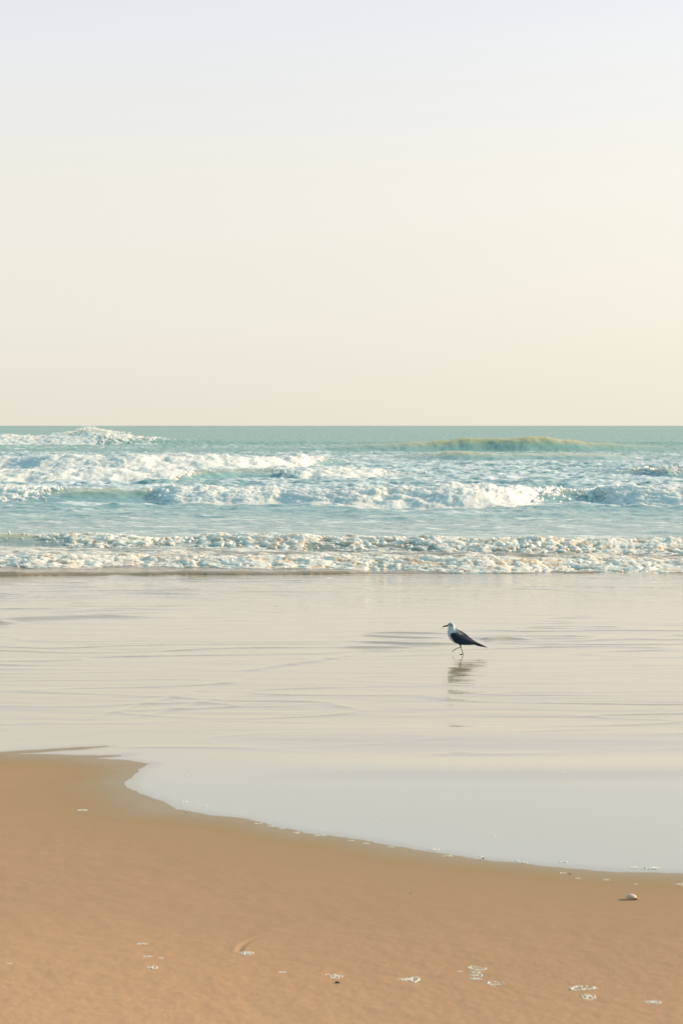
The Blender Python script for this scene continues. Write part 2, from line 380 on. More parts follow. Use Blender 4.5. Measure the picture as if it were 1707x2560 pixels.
waves = dict(
 lip=Wave([(-900, 1444, 1434, 0), (0, 1441, 1430, 0), (400, 1438, 1430, 0), (800, 1436, 1428, 0), (1100, 1434, 1431, 0), (1707, 1432, 1430, 0), (2600, 1434, 1428, 0)], 0.12, 0.9, 0.10, 1),
 A=Wave([(-900, 1424, 1388, 1), (0, 1420, 1397, 1), (120, 1423, 1400, .9), (200, 1421, 1394, 1), (330, 1420, 1399, 1), (500, 1424, 1396, .95), (640, 1427, 1401, 1), (800, 1426, 1396, 1), (920, 1427, 1403, .8), (1000, 1429, 1396, .9), (1150, 1432, 1401, 1), (1300, 1431, 1398, 1), (1450, 1429, 1405, .9), (1600, 1432, 1402, 1), (1707, 1430, 1404, 1), (2600, 1430, 1390, 1)], 0.85, 0.9, 0.12, 2),
 B=Wave([(-900, 1362, 1334, .8), (0, 1363, 1334, .25), (90, 1364, 1337, .35), (170, 1368, 1338, .9), (330, 1370, 1346, .95), (450, 1370, 1350, .5), (520, 1371, 1342, .7), (600, 1373, 1338, 1), (700, 1376, 1338, .95), (820, 1377, 1345, .6), (900, 1378, 1345, .9), (1010, 1380, 1349, .5), (1080, 1382, 1347, .85), (1190, 1385, 1348, .95), (1350, 1386, 1350, .7), (1500, 1385, 1350, 1), (1707, 1386, 1354, 1), (2600, 1388, 1352, .8)], 0.95, 1.2, 0.10, 3),
 C=Wave([(-900, 1250, 1222, .8), (-50, 1254, 1223, .9), (60, 1256, 1222, .55), (150, 1258, 1222, .12), (250, 1258, 1230, 0), (330, 1258, 1226, .05), (395, 1260, 1222, .35), (430, 1262, 1220, .95), (560, 1264, 1222, 1), (700, 1265, 1226, 1), (850, 1270, 1228, 1), (1000, 1270, 1222, 1), (1160, 1271, 1213, 1), (1280, 1268, 1219, 1), (1330, 1262, 1222, .45), (1400, 1258, 1224, .35), (1500, 1258, 1228, .25), (1560, 1264, 1218, .8), (1707, 1268, 1220, 1), (2600, 1268, 1222, 1)], 1.9, 2.4, 0.25, 4),
 D=Wave([(-900, 1208, 1176, 1), (0, 1206, 1175, 1), (150, 1206, 1174, 1), (380, 1204, 1180, .95), (450, 1203, 1176, .7), (500, 1200, 1177, .08), (600, 1196, 1178, .05), (690, 1196, 1178, .25), (740, 1198, 1172, .9), (860, 1197, 1169, 1), (930, 1196, 1174, .8), (1000, 1193, 1182, .3), (1150, 1190, 1184, .1), (1500, 1188, 1184, 0), (1600, 1192, 1172, .2), (1680, 1196, 1164, .5), (1760, 1196, 1166, .3), (2600, 1196, 1170, .8)], 2.4, 3.4, 0.4, 5),
 E=Wave([(-900, 1176, 1142, 1), (0, 1172, 1144, .9), (80, 1176, 1138, 1), (300, 1177, 1140, 1), (400, 1176, 1135, 1), (600, 1174, 1140, 1), (760, 1168, 1139, .9), (820, 1164, 1146, .3), (950, 1160, 1152, 0), (1100, 1152, 1150, 0), (2600, 1150, 1148, 0)], 3.0, 4.0, 0.5, 6),
 HH=Wave([(-900, 1150, 1149, 0), (950, 1148, 1147, 0), (1080, 1152, 1134, 0), (1150, 1153, 1127, .1), (1230, 1153, 1133, .25), (1330, 1152, 1138, .1), (1420, 1152, 1134, 0), (1520, 1152, 1136, .1), (1650, 1148, 1143, 0), (2600, 1148, 1146, 0)], 3.0, 4.5, 0.5, 7),
 G=Wave([(-900, 1130, 1128, 0), (800, 1130, 1119, 0), (1010, 1130, 1108, 0), (1150, 1130, 1098, 0), (1290, 1130.5, 1094, .1), (1340, 1130.5, 1096, .03), (1400, 1130.5, 1094, 0), (1500, 1130, 1105, 0), (1620, 1129.5, 1117, 0), (2000, 1129, 1112, .3), (2600, 1129, 1104, .8)], 4.0, 9, 1.0, 8),
 FF=Wave([(-900, 1113, 1080, 1), (-200, 1113, 1084, 1), (-60, 1113, 1082, 1), (0, 1113, 1087, .95), (60, 1113, 1084, 1), (110, 1113, 1088, .9), (160, 1113, 1085, 1), (195, 1113, 1079, .95), (225, 1113, 1078, .7), (270, 1113, 1081, .5), (330, 1113, 1090, .45), (420, 1113, 1099, .2), (600, 1112.5, 1104, 0), (900, 1112.5, 1106, 0), (2600, 1112, 1106, 0)], 5.0, 14, 1.2, 9),
)
def sea_z(X, Y):
    z = np.zeros(X.shape); crest = np.zeros(X.shape); face = np.zeros(X.shape)
    for k, w in waves.items():
        zz, q, h, f = w.z(X, Y); z = z+zz
        onface = smooth(-0.3, 0.1, q)*smooth(1.5, 0.9, q)*np.clip(h/0.25, 0, 1)
        face = np.maximum(face, onface*(1-f)*(0.35 if k == 'FF' else 1))
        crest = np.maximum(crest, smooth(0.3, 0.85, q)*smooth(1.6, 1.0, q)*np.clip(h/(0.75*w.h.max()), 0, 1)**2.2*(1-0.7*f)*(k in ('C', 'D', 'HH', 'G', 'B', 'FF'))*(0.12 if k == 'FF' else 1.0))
    a = 0.012+0.085*smooth(27, 60, Y)+0.022*smooth(24.5, 25.5, Y)*smooth(30, 28, Y)-0.02*smooth(130, 220, Y)
    a2 = a*(1-0.5*face)
    ch = 0.55*fbm(X*0.55+0.3*Y, Y*0.42, 71, 3)+0.5*fbm(X*1.4-7, Y*1.3, 75, 3, 0.55)
    ch = ch+0.35*(1-np.abs(noise2(X*0.9, Y*0.8, 79)))**4
    z = z+a2*ch*1.3
    z = z+0.016*smooth(24.6, 25.2, Y)*smooth(31, 28, Y)*(1-0.4*face)*fbm(X*3.2, Y*2.6, 77, 4, 0.6)
    z = z+0.006*smooth(27, 31, Y)*smooth(46, 40, Y)*fbm(X*3.0, Y*2.0, 78, 3)
    z = z+0.10*smooth(190, 260, Y)*noise2(X*0.035, Y*0.06, 83)+0.25*smooth(400, 900, Y)*noise2(X*0.010, Y*0.018, 85)
    return z, crest, face
ys = np.concatenate([np.linspace(23.2, 31, 330), np.linspace(31.05, 52, 420), np.linspace(52.1, 92, 400), np.linspace(92.3, 200, 340), np.geomspace(202, 900, 160), np.geomspace(920, 25000, 60)])
X, Y = fan(ys, 0.22, 900, 30000, 26, 0.5)
Z, crest, face = sea_z(X, Y)
toe = waves['lip'].at(X)[0]
Z = np.where(Y < toe, -0.03-0.05*(toe-Y), Z)
silt = np.clip(smooth(33, 25, Y)*0.9+0.18*smooth(47, 33, Y), 0, 1)
px = 853.5+X/Y*F
cov = np.interp(Y, [23, 25, 28.5, 30, 33, 38, 44, 46, 52, 60, 66, 80, 95, 120, 150, 185, 200], [.10, .60, .60, .50, .42, .42, .40, .64, .60, .58, .60, .62, .60, .52, .50, .40, .04])
side = smooth(1.0, 12.0, X)*smooth(60, 110, Y)
cov = cov-0.10*side
cov = np.where(Y < waves['A'].at(X)[0], 0.12, cov)
cov = cov*(1-0.75*face)
far = smooth(60, 200, Y)
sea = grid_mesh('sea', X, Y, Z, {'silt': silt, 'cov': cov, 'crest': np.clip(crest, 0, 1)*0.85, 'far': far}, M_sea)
tag(sea, kind='structure')

def bm_verts_mesh(name, V, Fc, mat):
    me = bpy.data.meshes.new(name); me.vertices.add(len(V)); me.vertices.foreach_set('co', V.astype(np.float32).ravel())
    k = Fc.shape[1]
    me.loops.add(Fc.size); me.loops.foreach_set('vertex_index', Fc.astype(np.int32).ravel())
    me.polygons.add(len(Fc)); me.polygons.foreach_set('loop_start', (np.arange(len(Fc))*k).astype(np.int32)); me.polygons.foreach_set('loop_total', np.full(len(Fc), k, np.int32))
    me.update(calc_edges=True); me.polygons.foreach_set('use_smooth', np.ones(len(Fc), bool)); me.materials.append(mat)
    return me
def ico(sub):
    bm = bmesh.new(); bmesh.ops.create_icosphere(bm, subdivisions=sub, radius=1); bm.verts.ensure_lookup_table()
    v = np.array([tuple(p.co) for p in bm.verts]); f = np.array([[q.index for q in g.verts] for g in bm.faces]); bm.free(); return v, f
ICO1, ICO2, ICO3 = ico(1), ico(2), ico(3)
def balls(C, Rd, src=ICO1, squash=1.0, jit=0.25):
    v, f = src; n = len(C)
    j = 1+jit*(rng.random((n, len(v), 1))-0.5)
    V = C[:, None, :]+v[None]*Rd[:, None, None]*j*np.array([1, 1, squash])
    Fc = f[None]+(np.arange(n)*len(v))[:, None, None]
    return V.reshape(-1, 3), Fc.reshape(-1, 3)

def foam_roll(key, dx, nrow, mat, label, puff=0.32, lump=0.5, spray=0.0, xr=0.24, seed=0, backx=1.5, cover=0.8, smul=1.0):
    w = waves[key]; D = w.d.mean(); hw = D*xr+1
    xs = np.arange(-hw, hw, dx); ss = np.linspace(0, 1, nrow)
    Xg, Sg = np.meshgrid(xs, ss)
    d, h, f = w.at(Xg)
    tot = w.L*(1+backx)
    q = Sg*(1+backx)
    front = smooth(1.1, 0.0, q)
    Yg = d-0.15*w.L+q*w.L
    Zg, _, _ = sea_z(Xg, Yg)
    sc = smul*0.42*np.maximum(h.mean(), 0.15)          # size of the biggest billows
    arc = q*w.L*1.2
    jag = 0.30*fbm(Xg/(sc*2.0), arc/(sc*1.6), 91+seed, 4, 0.6)+0.16*noise2(Xg/(sc*5), arc*0, 93+seed)
    amt = np.clip(f*cover+jag*(1-np.abs(2*f-1)*0.15)*(f > 0.01), -0.3, 1.15)
    wxx = Xg+0.45*sc*noise2(Xg/(sc*1.1), arc/sc, 151+seed)+0.15*sc*noise2(Xg/(sc*.35), arc/(sc*.35), 153+seed)
    war = arc+0.45*sc*noise2(Xg/(sc*1.1)+9, arc/sc, 155+seed)+0.15*sc*noise2(Xg/(sc*.35)+9, arc/(sc*.35), 157+seed)
    b0 = domes(wxx/(sc*3.0), war/(sc*2.6), 99+seed, 0.85)
    b1 = domes(wxx/(sc*1.35)+5, war/(sc*1.25), 101+seed, 0.8)
    b2 = domes(wxx/(sc*0.60)+7, war/(sc*0.55), 111+seed, 0.8)
    b3 = domes(wxx/(sc*0.27)+3, war/(sc*0.25), 121+seed, 0.8)
    big = 0.5+0.5*fbm(Xg/(sc*4.5), arc/(sc*5), 131+seed, 2)
    rough = fbm(wxx/(sc*0.5), war/(sc*0.45), 135+seed, 4, 0.6)
    tall = 0.65+0.45*np.clip(fbm(Xg/(sc*4.6)+arc/(sc*3), arc/(sc*3)+seed, 137+seed, 3, 0.55)+0.2, -0.8, 1.3)
    env = np.sin(np.clip(Sg*1.08, 0, 1)*math.pi)**0.40
    env = env*(0.35+0.65*smooth(1+backx, 0.9, q))
    th = sc*puff*1.2*(0.1+0.9*big)*tall+lump*sc*(tall*(0.95*b0+0.65*b1)+(0.35+0.4*big)*b2+0.16*b3+0.16*rough)
    backgap = smooth(0.9, 1.6, q)*(0.55+0.6*fbm(Xg/(sc*1.6), arc/(sc*1.6), 141+seed, 3))
    cut = smooth(0.05, 0.55, amt*(1-0.55*np.clip(backgap, 0, 1))-0.35*(1-amt)*front)
    th = th*env*cut - 0.06*(1-cut) - 0.03*(Sg < 0.02) - 0.05*(Sg > 0.985)
    ny = -front*0.85; nz = np.sqrt(np.clip(1-ny*ny, 0.1, 1))
    Yo = Yg+ny*th; Zo = Zg+nz*th
    Xo = Xg+0.12*sc*noise2(Xg/sc, arc/sc, 151)
    ob = grid_mesh('wave_foam', Xo, Yo, Zo, {'thick': np.clip(cut*np.clip(env*1.6, 0, 1)*(0.75+0.45*b1), 0, 1)}, mat)
    if spray > 0:      # drops
        # billowing puffs piled on the roll: big ones that hang over the toe, smaller ones on top, loose drops at the crest
        VV, FF_ = [], []; off_ = 0
        def add(V, Fc):
            nonlocal off_
            VV.append(V); FF_.append(Fc+off_); off_ += len(V)
        def place(n, qs, rlo, rhi, src, lift, fwd, jit, need, bumpy):
            i = rng.integers(0, len(xs), n)
            qq = np.clip(qs[0]+(qs[1]-qs[0])*rng.random(n), 0, 1+backx)
            row = np.clip(qq/(1+backx)*(nrow-1), 0, nrow-1).astype(int)
            cl = fbm(Xo[row, i]/(sc*2.6)+row*0.02, arc[row, i]/(sc*2.0), 161+seed, 3, 0.6)
            a_ = amt[row, i]
            ok = (a_+0.25*cl > need); i, row, cl, a_ = i[ok], row[ok], cl[ok], a_[ok]; n = len(i)
            if n == 0: return
            Rr = sc*(rlo+(rhi-rlo)*rng.random(n)**1.7)*(0.55+0.6*np.clip(a_+0.5*cl, 0, 1.1))
            C = np.stack([Xo[row, i]+rng.normal(0, .05, n)*sc, Yo[row, i]-fwd*Rr, Zo[row, i]+lift*Rr*rng.random(n)+0.5*(lift > 3)*sc*np.clip(cl, 0, 1)*rng.random(n)**2], 1)
            V, Fc = balls(C, Rr, src, 0.88, jit)
            if bumpy:
                ctr = np.repeat(C, len(src[0]), 0); rad = np.repeat(Rr, len(src[0]))
                u = V[:, 0]/sc; w_ = (V[:, 2]-0.45*V[:, 1])/sc
                m = 0.24*domes(u/0.34, w_/0.34, 171+seed)+0.16*domes(u/0.15+3, w_/0.15, 172+seed)+0.10*fbm(u*9, w_*9, 173, 2)
                V = ctr+(V-ctr)*(0.80+m*0.9)[:, None]
            add(V, Fc)
        nb = spray*(2*hw)/sc
        place(int(10*nb), (0.45, 1.15), 0.012, 0.045, ICO1, 6.0, 0.4, 0.1, 0.36, False)
        place(int(6*nb), (0.5, 1.0), 0.012, 0.035, ICO1, 16.0, 0.4, 0.1, 0.50, False)
        place(int(5*nb), (0.0, 0.9), 0.02, 0.07, ICO1, 1.0, 0.8, 0.1, 0.28, False)
        if key == 'FF':          # plume of spray thrown up where the far wave breaks
            n = 1500; px_ = rng.normal(225, 38, n); yy = w.d.mean()+w.L*0.9+rng.normal(0, .8, n)
            x_ = (px_-853.5)/F*yy; zt = sea_z(x_, yy)[0]
            C = np.stack([x_, yy, zt+0.30+np.abs(rng.normal(0, 0.17, n))*np.exp(-((px_-214)/40)**2)-0.08], 1)
            add(*balls(C, 0.015+0.05*rng.random(n)**2, ICO1, 1.0, 0.1))
        V = np.concatenate(VV); Fc = np.concatenate(FF_)
        me2 = bm_verts_mesh('tmp', V, Fc, mat)
        bm = bmesh.new(); bm.from_mesh(ob.data); bm.from_mesh(me2); bm.to_mesh(ob.data); bm.free(); bpy.data.meshes.remove(me2)
        ob.data.polygons.foreach_set('use_smooth', np.ones(len(ob.data.polygons), bool))
    at_ = ob.data.attributes['thick']; vals = np.zeros(len(ob.data.vertices), np.float32); at_.data.foreach_get('value', vals); vals[Xo.size:] = 1; at_.data.foreach_set('value', vals)
    ob['label'] = label; ob['kind'] = 'stuff'; ob['category'] = 'foam'
    return ob
foam_roll('A', 0.011, 90, M_foam_near, 'cream foam of the nearest low breaker running up onto the wet sand', seed=1, spray=1.5, lump=0.27, backx=1.1, cover=0.66, smul=1.25)
foam_roll('B', 0.012, 80, M_foam_near, 'beige and white foam of the second small breaker from the beach', seed=2, spray=1.5, lump=0.27, cover=0.62, smul=1.4)
foam_roll('C', 0.018, 90, M_foam_mid, 'long white foam wall of the middle breaker, broken by a gap on the right', seed=3, spray=1.6, lump=0.46, cover=0.86)
foam_roll('D', 0.024, 80, M_foam_far, 'white foam behind the middle breaker, thinning out towards the right', seed=4, spray=1.5, lump=0.38, cover=0.8)
foam_roll('E', 0.028, 80, M_foam_far, 'broad white foam bank on the left, second row from the farthest wave', seed=5, spray=1.5, lump=0.38, cover=0.8)
foam_roll('HH', 0.05, 40, M_foam_far, 'thin broken foam on the low green swell at the right', seed=6)
foam_roll('G', 0.06, 40, M_foam_far, 'small white fleck of foam on top of the big olive swell', seed=7)
ff = foam_roll('FF', 0.06, 90, M_foam_far, 'white crashing foam and spray of the farthest wave at the left near the horizon', seed=8, spray=1.5, lump=0.22, cover=0.85)

# ---------------------------------------------------------------- small foam patches left on sand and water
def surf_z(x, y):
    a = np.array([[x]]); b = np.array([[y]]); s = shore_sd(a, b)
    return max(0.0, float(sand_height(a, b, s)[0, 0]))
def foam_patch(px, py, wpx, hpx, style, label, wet=False):
    x, y = ground(px, py); k = y/F; ky = y*y/(H*F)
    rx = wpx*k/2; ry = max(hpx*ky/2, rx*0.35)
    z0 = surf_z(x, y); C = []; Rr = []
    def dot(u, v, r):
        C.append((u*rx, v*ry, r*0.15)); Rr.append(r)
    bs = rx*0.10; ph = [random.uniform(0, 6.28) for _ in range(4)]
    def wob(a): return 1+0.22*math.sin(2*a+ph[0])+0.14*math.sin(3*a+ph[1])+0.07*math.sin(7*a+ph[2])
    if style == 'ring':
        for i in range(150):
            a = random.uniform(0, 2*math.pi)
            if math.sin(a+ph[3]) > random.uniform(.5, 1.1): continue
            rr = random.gauss(0.85, 0.06)*wob(a); dot(math.cos(a)*rr, math.sin(a)*rr, bs*random.uniform(.5, 1.2))
        for i in range(14): dot(random.uniform(-.5, .5), random.uniform(-.4, .4), bs*random.uniform(.3, .8))
    elif style == 'lace':
        for cx, cy, rr in ((-.55, .1, .38), (.1, -.1, .42), (.62, .15, .34), (-.1, .45, .3)):
            for i in range(52):
                a = random.uniform(0, 2*math.pi); q = random.gauss(rr, .05)*wob(a+cx*5); dot(cx+math.cos(a)*q, cy+math.sin(a)*q, bs*random.uniform(.5, 1.1))
    elif style == 'tail':
        for i in range(110):
            a = random.uniform(0, 2*math.pi); q = random.gauss(.42, .04)*wob(a); dot(.55+math.cos(a)*q, math.sin(a)*.8*q/.42, bs*random.uniform(.5, 1.1))
        for i in range(110):
            u = random.uniform(-1, .2); dot(u, random.gauss(0, .22)*(1+u), bs*random.uniform(.4, 1.1))
    else:                                   # 'blob'
        for i in range(120):
            a = random.uniform(0, 2*math.pi); q = math.sqrt(random.random())*wob(a); dot(math.cos(a)*q, math.sin(a)*q*(0.6+.4*math.cos(a*2)), bs*1.4*random.uniform(.4, 1.2)*(1.3-q*.6))
    C = np.array(C); Rr = np.array(Rr)
    if style == 'mound': pass
    V, Fc = balls(C, Rr, ICO1, 0.6)
    me = bm_verts_mesh('foam_patch', V, Fc, M_bubble)
    o = bpy.data.objects.new('foam_patch', me); scene.collection.objects.link(o); o.location = (x, y, z0)
    tag(o, label, 'foam patch', 'patches of bubbly foam left on the beach')
    return o
patches = [
 (206, 2028, 24, 6, 'blob', 'small white foam patch alone on the brown sand at the left, below the water tongue'),
 (355, 2374, 26, 7, 'blob', 'bright foam patch on the sand, topmost of three at the lower left'),
 (370, 2408, 22, 6, 'blob', 'faint foam patch on the sand, left one of the middle pair at the lower left'),
 (402, 2411, 14, 5, 'blob', 'tiny faint foam patch just right of the middle pair at the lower left'),
 (378, 2438, 30, 7, 'tail', 'small foam patch lowest of the cluster at the lower left'),
 (24, 2430, 14, 5, 'blob', 'tiny foam patch by the left edge of the sand'),
 (616, 2398, 34, 14, 'lace', 'foam patch at the end of the curved groove in the sand'),
 (705, 2446, 20, 7, 'blob', 'small foam patch between the groove and the dark pebble'),
 (817, 2451, 14, 6, 'blob', 'small foam fleck touching the lacy patch above the dark pebble'),
 (840, 2457, 32, 14, 'lace', 'lacy foam patch just above the dark pebble'),
 (1021, 2464, 56, 12, 'tail', 'long foam patch with a ring at its right end, bottom middle of the sand'),
 (1191, 2435, 40, 10, 'ring', 'oval foam ring, top of the stacked patches at bottom centre right'),
 (1188, 2446, 28, 5, 'blob', 'thin foam streak under the oval ring'),
 (1189, 2453, 32, 6, 'tail', 'third of the stacked foam patches under the oval ring'),
 (1187, 2462, 30, 6, 'lace', 'lowest of the stacked foam patches under the oval ring'),
 (1150, 2442, 14, 5, 'blob', 'tiny foam fleck left of the stacked patches'),
 (1238, 2473, 40, 11, 'ring', 'open foam ring to the lower right of the stacked patches'),
 (1454, 2485, 58, 11, 'ring', 'widest flat foam ring near the lower right corner'),
 (1470, 2510, 36, 22, 'lace', 'frothy foam cluster below the widest flat ring'),
 (1632, 2523, 42, 11, 'lace', 'foam patch nearest the bottom right corner of the sand'),
 (645, 2059, 20, 4, 'blob', 'white foam fleck on the waterline, first of the row from the left'),
 (676, 2066, 20, 4, 'blob', 'white foam fleck on the waterline, second of the row from the left'),
 (706, 2072, 14, 3, 'blob', 'small foam fleck on the waterline, third of the row from the left'),
 (740, 2082, 18, 4, 'tail', 'foam fleck on the waterline, fourth of the row from the left'),
 (802, 2089, 26, 5, 'blob', 'foam fleck on the waterline, fifth of the row from the left'),
 (878, 2102, 15, 4, 'blob', 'small foam fleck on the sand just inside the waterline, sixth of the row'),
 (915, 2109, 18, 4, 'blob', 'foam fleck on the sand just inside the waterline, seventh of the row'),
 (976, 2118, 16, 4, 'blob', 'foam fleck on the sand just inside the waterline, eighth of the row'),
 (1082, 2124, 28, 5, 'tail', 'bright foam fleck floating at the waterline in the middle of the row'),
 (1117, 2140, 24, 4, 'blob', 'foam fleck at the waterline right of the bright middle one'),
 (1194, 2141, 24, 4, 'blob', 'thin foam fleck at the waterline, left of the joined pair'),
 (1286, 2151, 24, 4, 'blob', 'upper fleck of the joined foam pair on the waterline'),
 (1303, 2156, 26, 5, 'blob', 'lower fleck of the joined foam pair on the waterline'),
 (1406, 2155, 26, 4, 'blob', 'thin foam fleck floating left of the two white foam mounds'),
 (1405, 2183, 16, 4, 'blob', 'faint foam fleck on the sand under the thin floating one'),
 (1443, 2197, 14, 4, 'blob', 'faint foam fleck on the sand left of the white pair of dots'),
 (1515, 2201, 16, 5, 'lace', 'foam fleck on the sand above and left of the shell'),
 (1588, 2212, 12, 4, 'blob', 'tiny foam fleck on the sand just above the shell'),
 (1696, 2212, 20, 5, 'tail', 'foam fleck on the sand at the right edge'),
 (461, 2005, 20, 9, 'mound', 'small white foam lump floating in the bay of the water tongue'),
 (513, 2017, 16, 4, 'blob', 'thin foam fleck right of the lump in the bay of the water tongue'),
 (470, 1939, 12, 5, 'mound', 'tiny foam lump on the smooth pool near its left tip'),
 (1236, 2090, 15, 8, 'mound', 'small foam lump alone in the middle of the smooth pool'),
 (1582, 2169, 24, 8, 'mound', 'smaller left of the two white foam mounds at the water edge'),
 (1628, 2171, 42, 12, 'mound', 'larger right of the two white foam mounds at the water edge'),
 (1410, 1930, 12, 4, 'mound', 'tiny foam lump on the pool at the right, below the cream band'),
 (1520, 2068, 12, 4, 'blob', 'tiny foam fleck on the pool at the far right'),
 (960, 2059, 10, 4, 'blob', 'tiny foam fleck on the pool left of the lone lump'),
]
for p in patches: foam_patch(*p)

# ---------------------------------------------------------------- shell and pebbles
def make_shell():
    x, y = ground(1577, 2252); z0 = surf_z(x, y)
    bm = bmesh.new(); n, m = 40, 24
    rows = []
    for i in range(n+1):
        v = i/n*math.pi
        row = []
        for j in range(m*2):
            u = j/(m*2)*2*math.pi
            r = math.sin(v)
            rib = 1+0.035*math.cos(v*26)
            xx = -math.cos(v)*0.0205; yy = r*math.cos(u)*0.0125*rib; zz = r*math.sin(u)*0.0105*rib*(1.0 if math.sin(u) > 0 else 0.8)
            zz += 0.0025*math.sin(v*1.0)
            xx += 0.004*math.exp(-((v-0.4)/.35)**2)*math.sin(u)
            row.append(bm.verts.new((xx, yy, zz)))
        rows.append(row)
    for i in range(n):
        for j in range(m*2): bm.faces.new((rows[i][j], rows[i+1][j], rows[i+1][(j+1) % (m*2)], rows[i][(j+1) % (m*2)]))
    bmesh.ops.remove_doubles(bm, verts=bm.verts, dist=1e-5)
    t = bpy.data.objects.new('seashell', None); scene.collection.objects.link(t); t.location = (x, y, z0+0.008); t.rotation_euler = (0, R(6), R(-12))
    bm_obj('shell_body', bm, mat_plain('shell_mat', (0.78, 0.50, 0.33), 0.4, 0.35, 90, 0.4), t)
    bm = bmesh.new()
    for i in range(9):                       # coiled spire at the right end
        a = i*0.8; s = 0.0065*(1-i*0.09)
        bmesh.ops.create_icosphere(bm, subdivisions=2, radius=s, matrix=Matrix.Translation((0.0150+i*0.0012, 0.0022*math.cos(a), -0.001+0.0022*math.sin(a))))
    bm_obj('spire', bm, mat_plain('shell_spire_mat', (0.30, 0.17, 0.11), 0.45, 0.4, 120, 0.4), t)
    tag(t, 'rounded pink and orange seashell lying on damp sand near the right edge', 'shell')
make_shell()
M_peb = mat_plain('pebble_mat', (0.035, 0.03, 0.035), 0.5, 0.3, 150, 0.3)
def pebble(px, py, wpx, label):
    x, y = ground(px, py); r = wpx*y/F/2
    bm = bmesh.new(); bmesh.ops.create_icosphere(bm, subdivisions=3, radius=r)
    for v in bm.verts:
        n = 1+0.22*math.sin(v.co.x/r*2.3+px)+0.12*math.cos(v.co.y/r*3+v.co.z/r*2)
        v.co = Vector((v.co.x*n, v.co.y*n*0.7, v.co.z*n*0.45))
    o = bm_obj('pebble', bm, M_peb); o.location = (x, y, surf_z(x, y)+r*0.2)
    tag(o, label, 'pebble')
pebble(845, 2474, 13, 'small dark flat pebble on the sand below a lacy foam patch')
pebble(1424, 2186, 5, 'tiny dark pebble on the sand near the waterline at the right')
pebble(1207, 2146, 5, 'tiny dark pebble on the waterline beside a foam fleck')
pebble(465, 2033, 4, 'tiny dark pebble at the waterline under the foam lump in the bay')
pebble(1027, 2239+0, 4, 'smallest dark speck of stone on the open sand')

# ---------------------------------------------------------------- the gull
K = 0.1913/ (F/dist(1636))
def G(u, v, y=0.0): return Vector(((u-560)*K, y*K, (607-v)*K))
gx, gy = ground(1157, 1636)
gull = bpy.data.objects.new('seagull', None); scene.collection.objects.link(gull); gull.location = (gx, gy, 0.0)
tag(gull, 'grey and white gull walking in shallow water with one foot lifted', 'gull')

def remeshed(name, bm, mat, voxel, parent, it=6):
    o = bm_obj(name, bm, mat)
    r = o.modifiers.new('r', 'REMESH'); r.mode = 'VOXEL'; r.voxel_size = voxel; r.use_smooth_shade = True
    s = o.modifiers.new('s', 'SMOOTH'); s.iterations = it; s.factor = 0.5
    dg = bpy.context.evaluated_depsgraph_get(); dg.update()
    me = bpy.data.meshes.new_from_object(o.evaluated_get(dg)); me.name = name
    old = o.data; o.modifiers.clear(); o.data = me; bpy.data.meshes.remove(old)
    me.polygons.foreach_set('use_smooth', np.ones(len(me.polygons), bool))
    if not me.materials: me.materials.append(mat)
    o.parent = parent
    return o
body_st = [(366, 231, 12, 10), (380, 225, 26, 22), (402, 222, 34, 30), (416, 232, 36, 32), (418, 255, 42, 38), (414, 285, 55, 50), (424, 318, 72, 64), (450, 352, 86, 78), (490, 382, 90, 82), (535, 402, 80, 76), (590, 426, 62, 62), (645, 447, 42, 48), (700, 463, 24, 34), (735, 472, 14, 24)]
bm = bmesh.new()
for (a, b) in zip(body_st[:-1], body_st[1:]):
    for i in range(6):
        s = i/6; u, v, h, w = [p+(q-p)*s for p, q in zip(a, b)]
        c = G(u, v); mtx = Matrix.Translation(c) @ Matrix.Diagonal((h*K, w*K, h*K, 1))
        bmesh.ops.create_icosphere(bm, subdivisions=2, radius=1, matrix=mtx)
t = NT('gull_plumage'); hood = t.attr('hood')
n = t.noise(t.coords((1, 1, 1)), 120, 4, 0.6)
col = t.mix(hood, t.mix(n, (0.56, 0.56, 0.55), (0.42, 0.42, 0.42)), (0.04, 0.042, 0.05))
t.surf(t.n('BsdfPrincipled', {'Base Color': col, 'Roughness': 0.8, 'Normal': t.n('Bump', {'Height': n, 'Distance': 0.002, 'Strength': 0.4}).outputs[0]}).outputs[0])
body = remeshed('body', bm, t.m, 0.0022, gull, 8)
nv = len(body.data.vertices); co = np.empty(nv*3); body.data.vertices.foreach_get('co', co); co = co.reshape(-1, 3)
U = co[:, 0]/K+560; V_ = 607-co[:, 2]/K
hoodv = 0.85*np.exp(-(((U-405)/16)**2+((V_-226)/13)**2))+0.45*np.exp(-(((U-395)/30)**2+((V_-205)/14)**2))+0.6*np.exp(-(((U-372)/9)**2+((V_-218)/8)**2))
hoodv = hoodv+0.9*smooth(440, 475, U)*smooth(65, 35, V_-(275+(U-455)*0.68))
at = body.data.attributes.new('hood', 'FLOAT', 'POINT'); at.data.foreach_set('value', np.clip(hoodv, 0, 1).astype(np.float32))

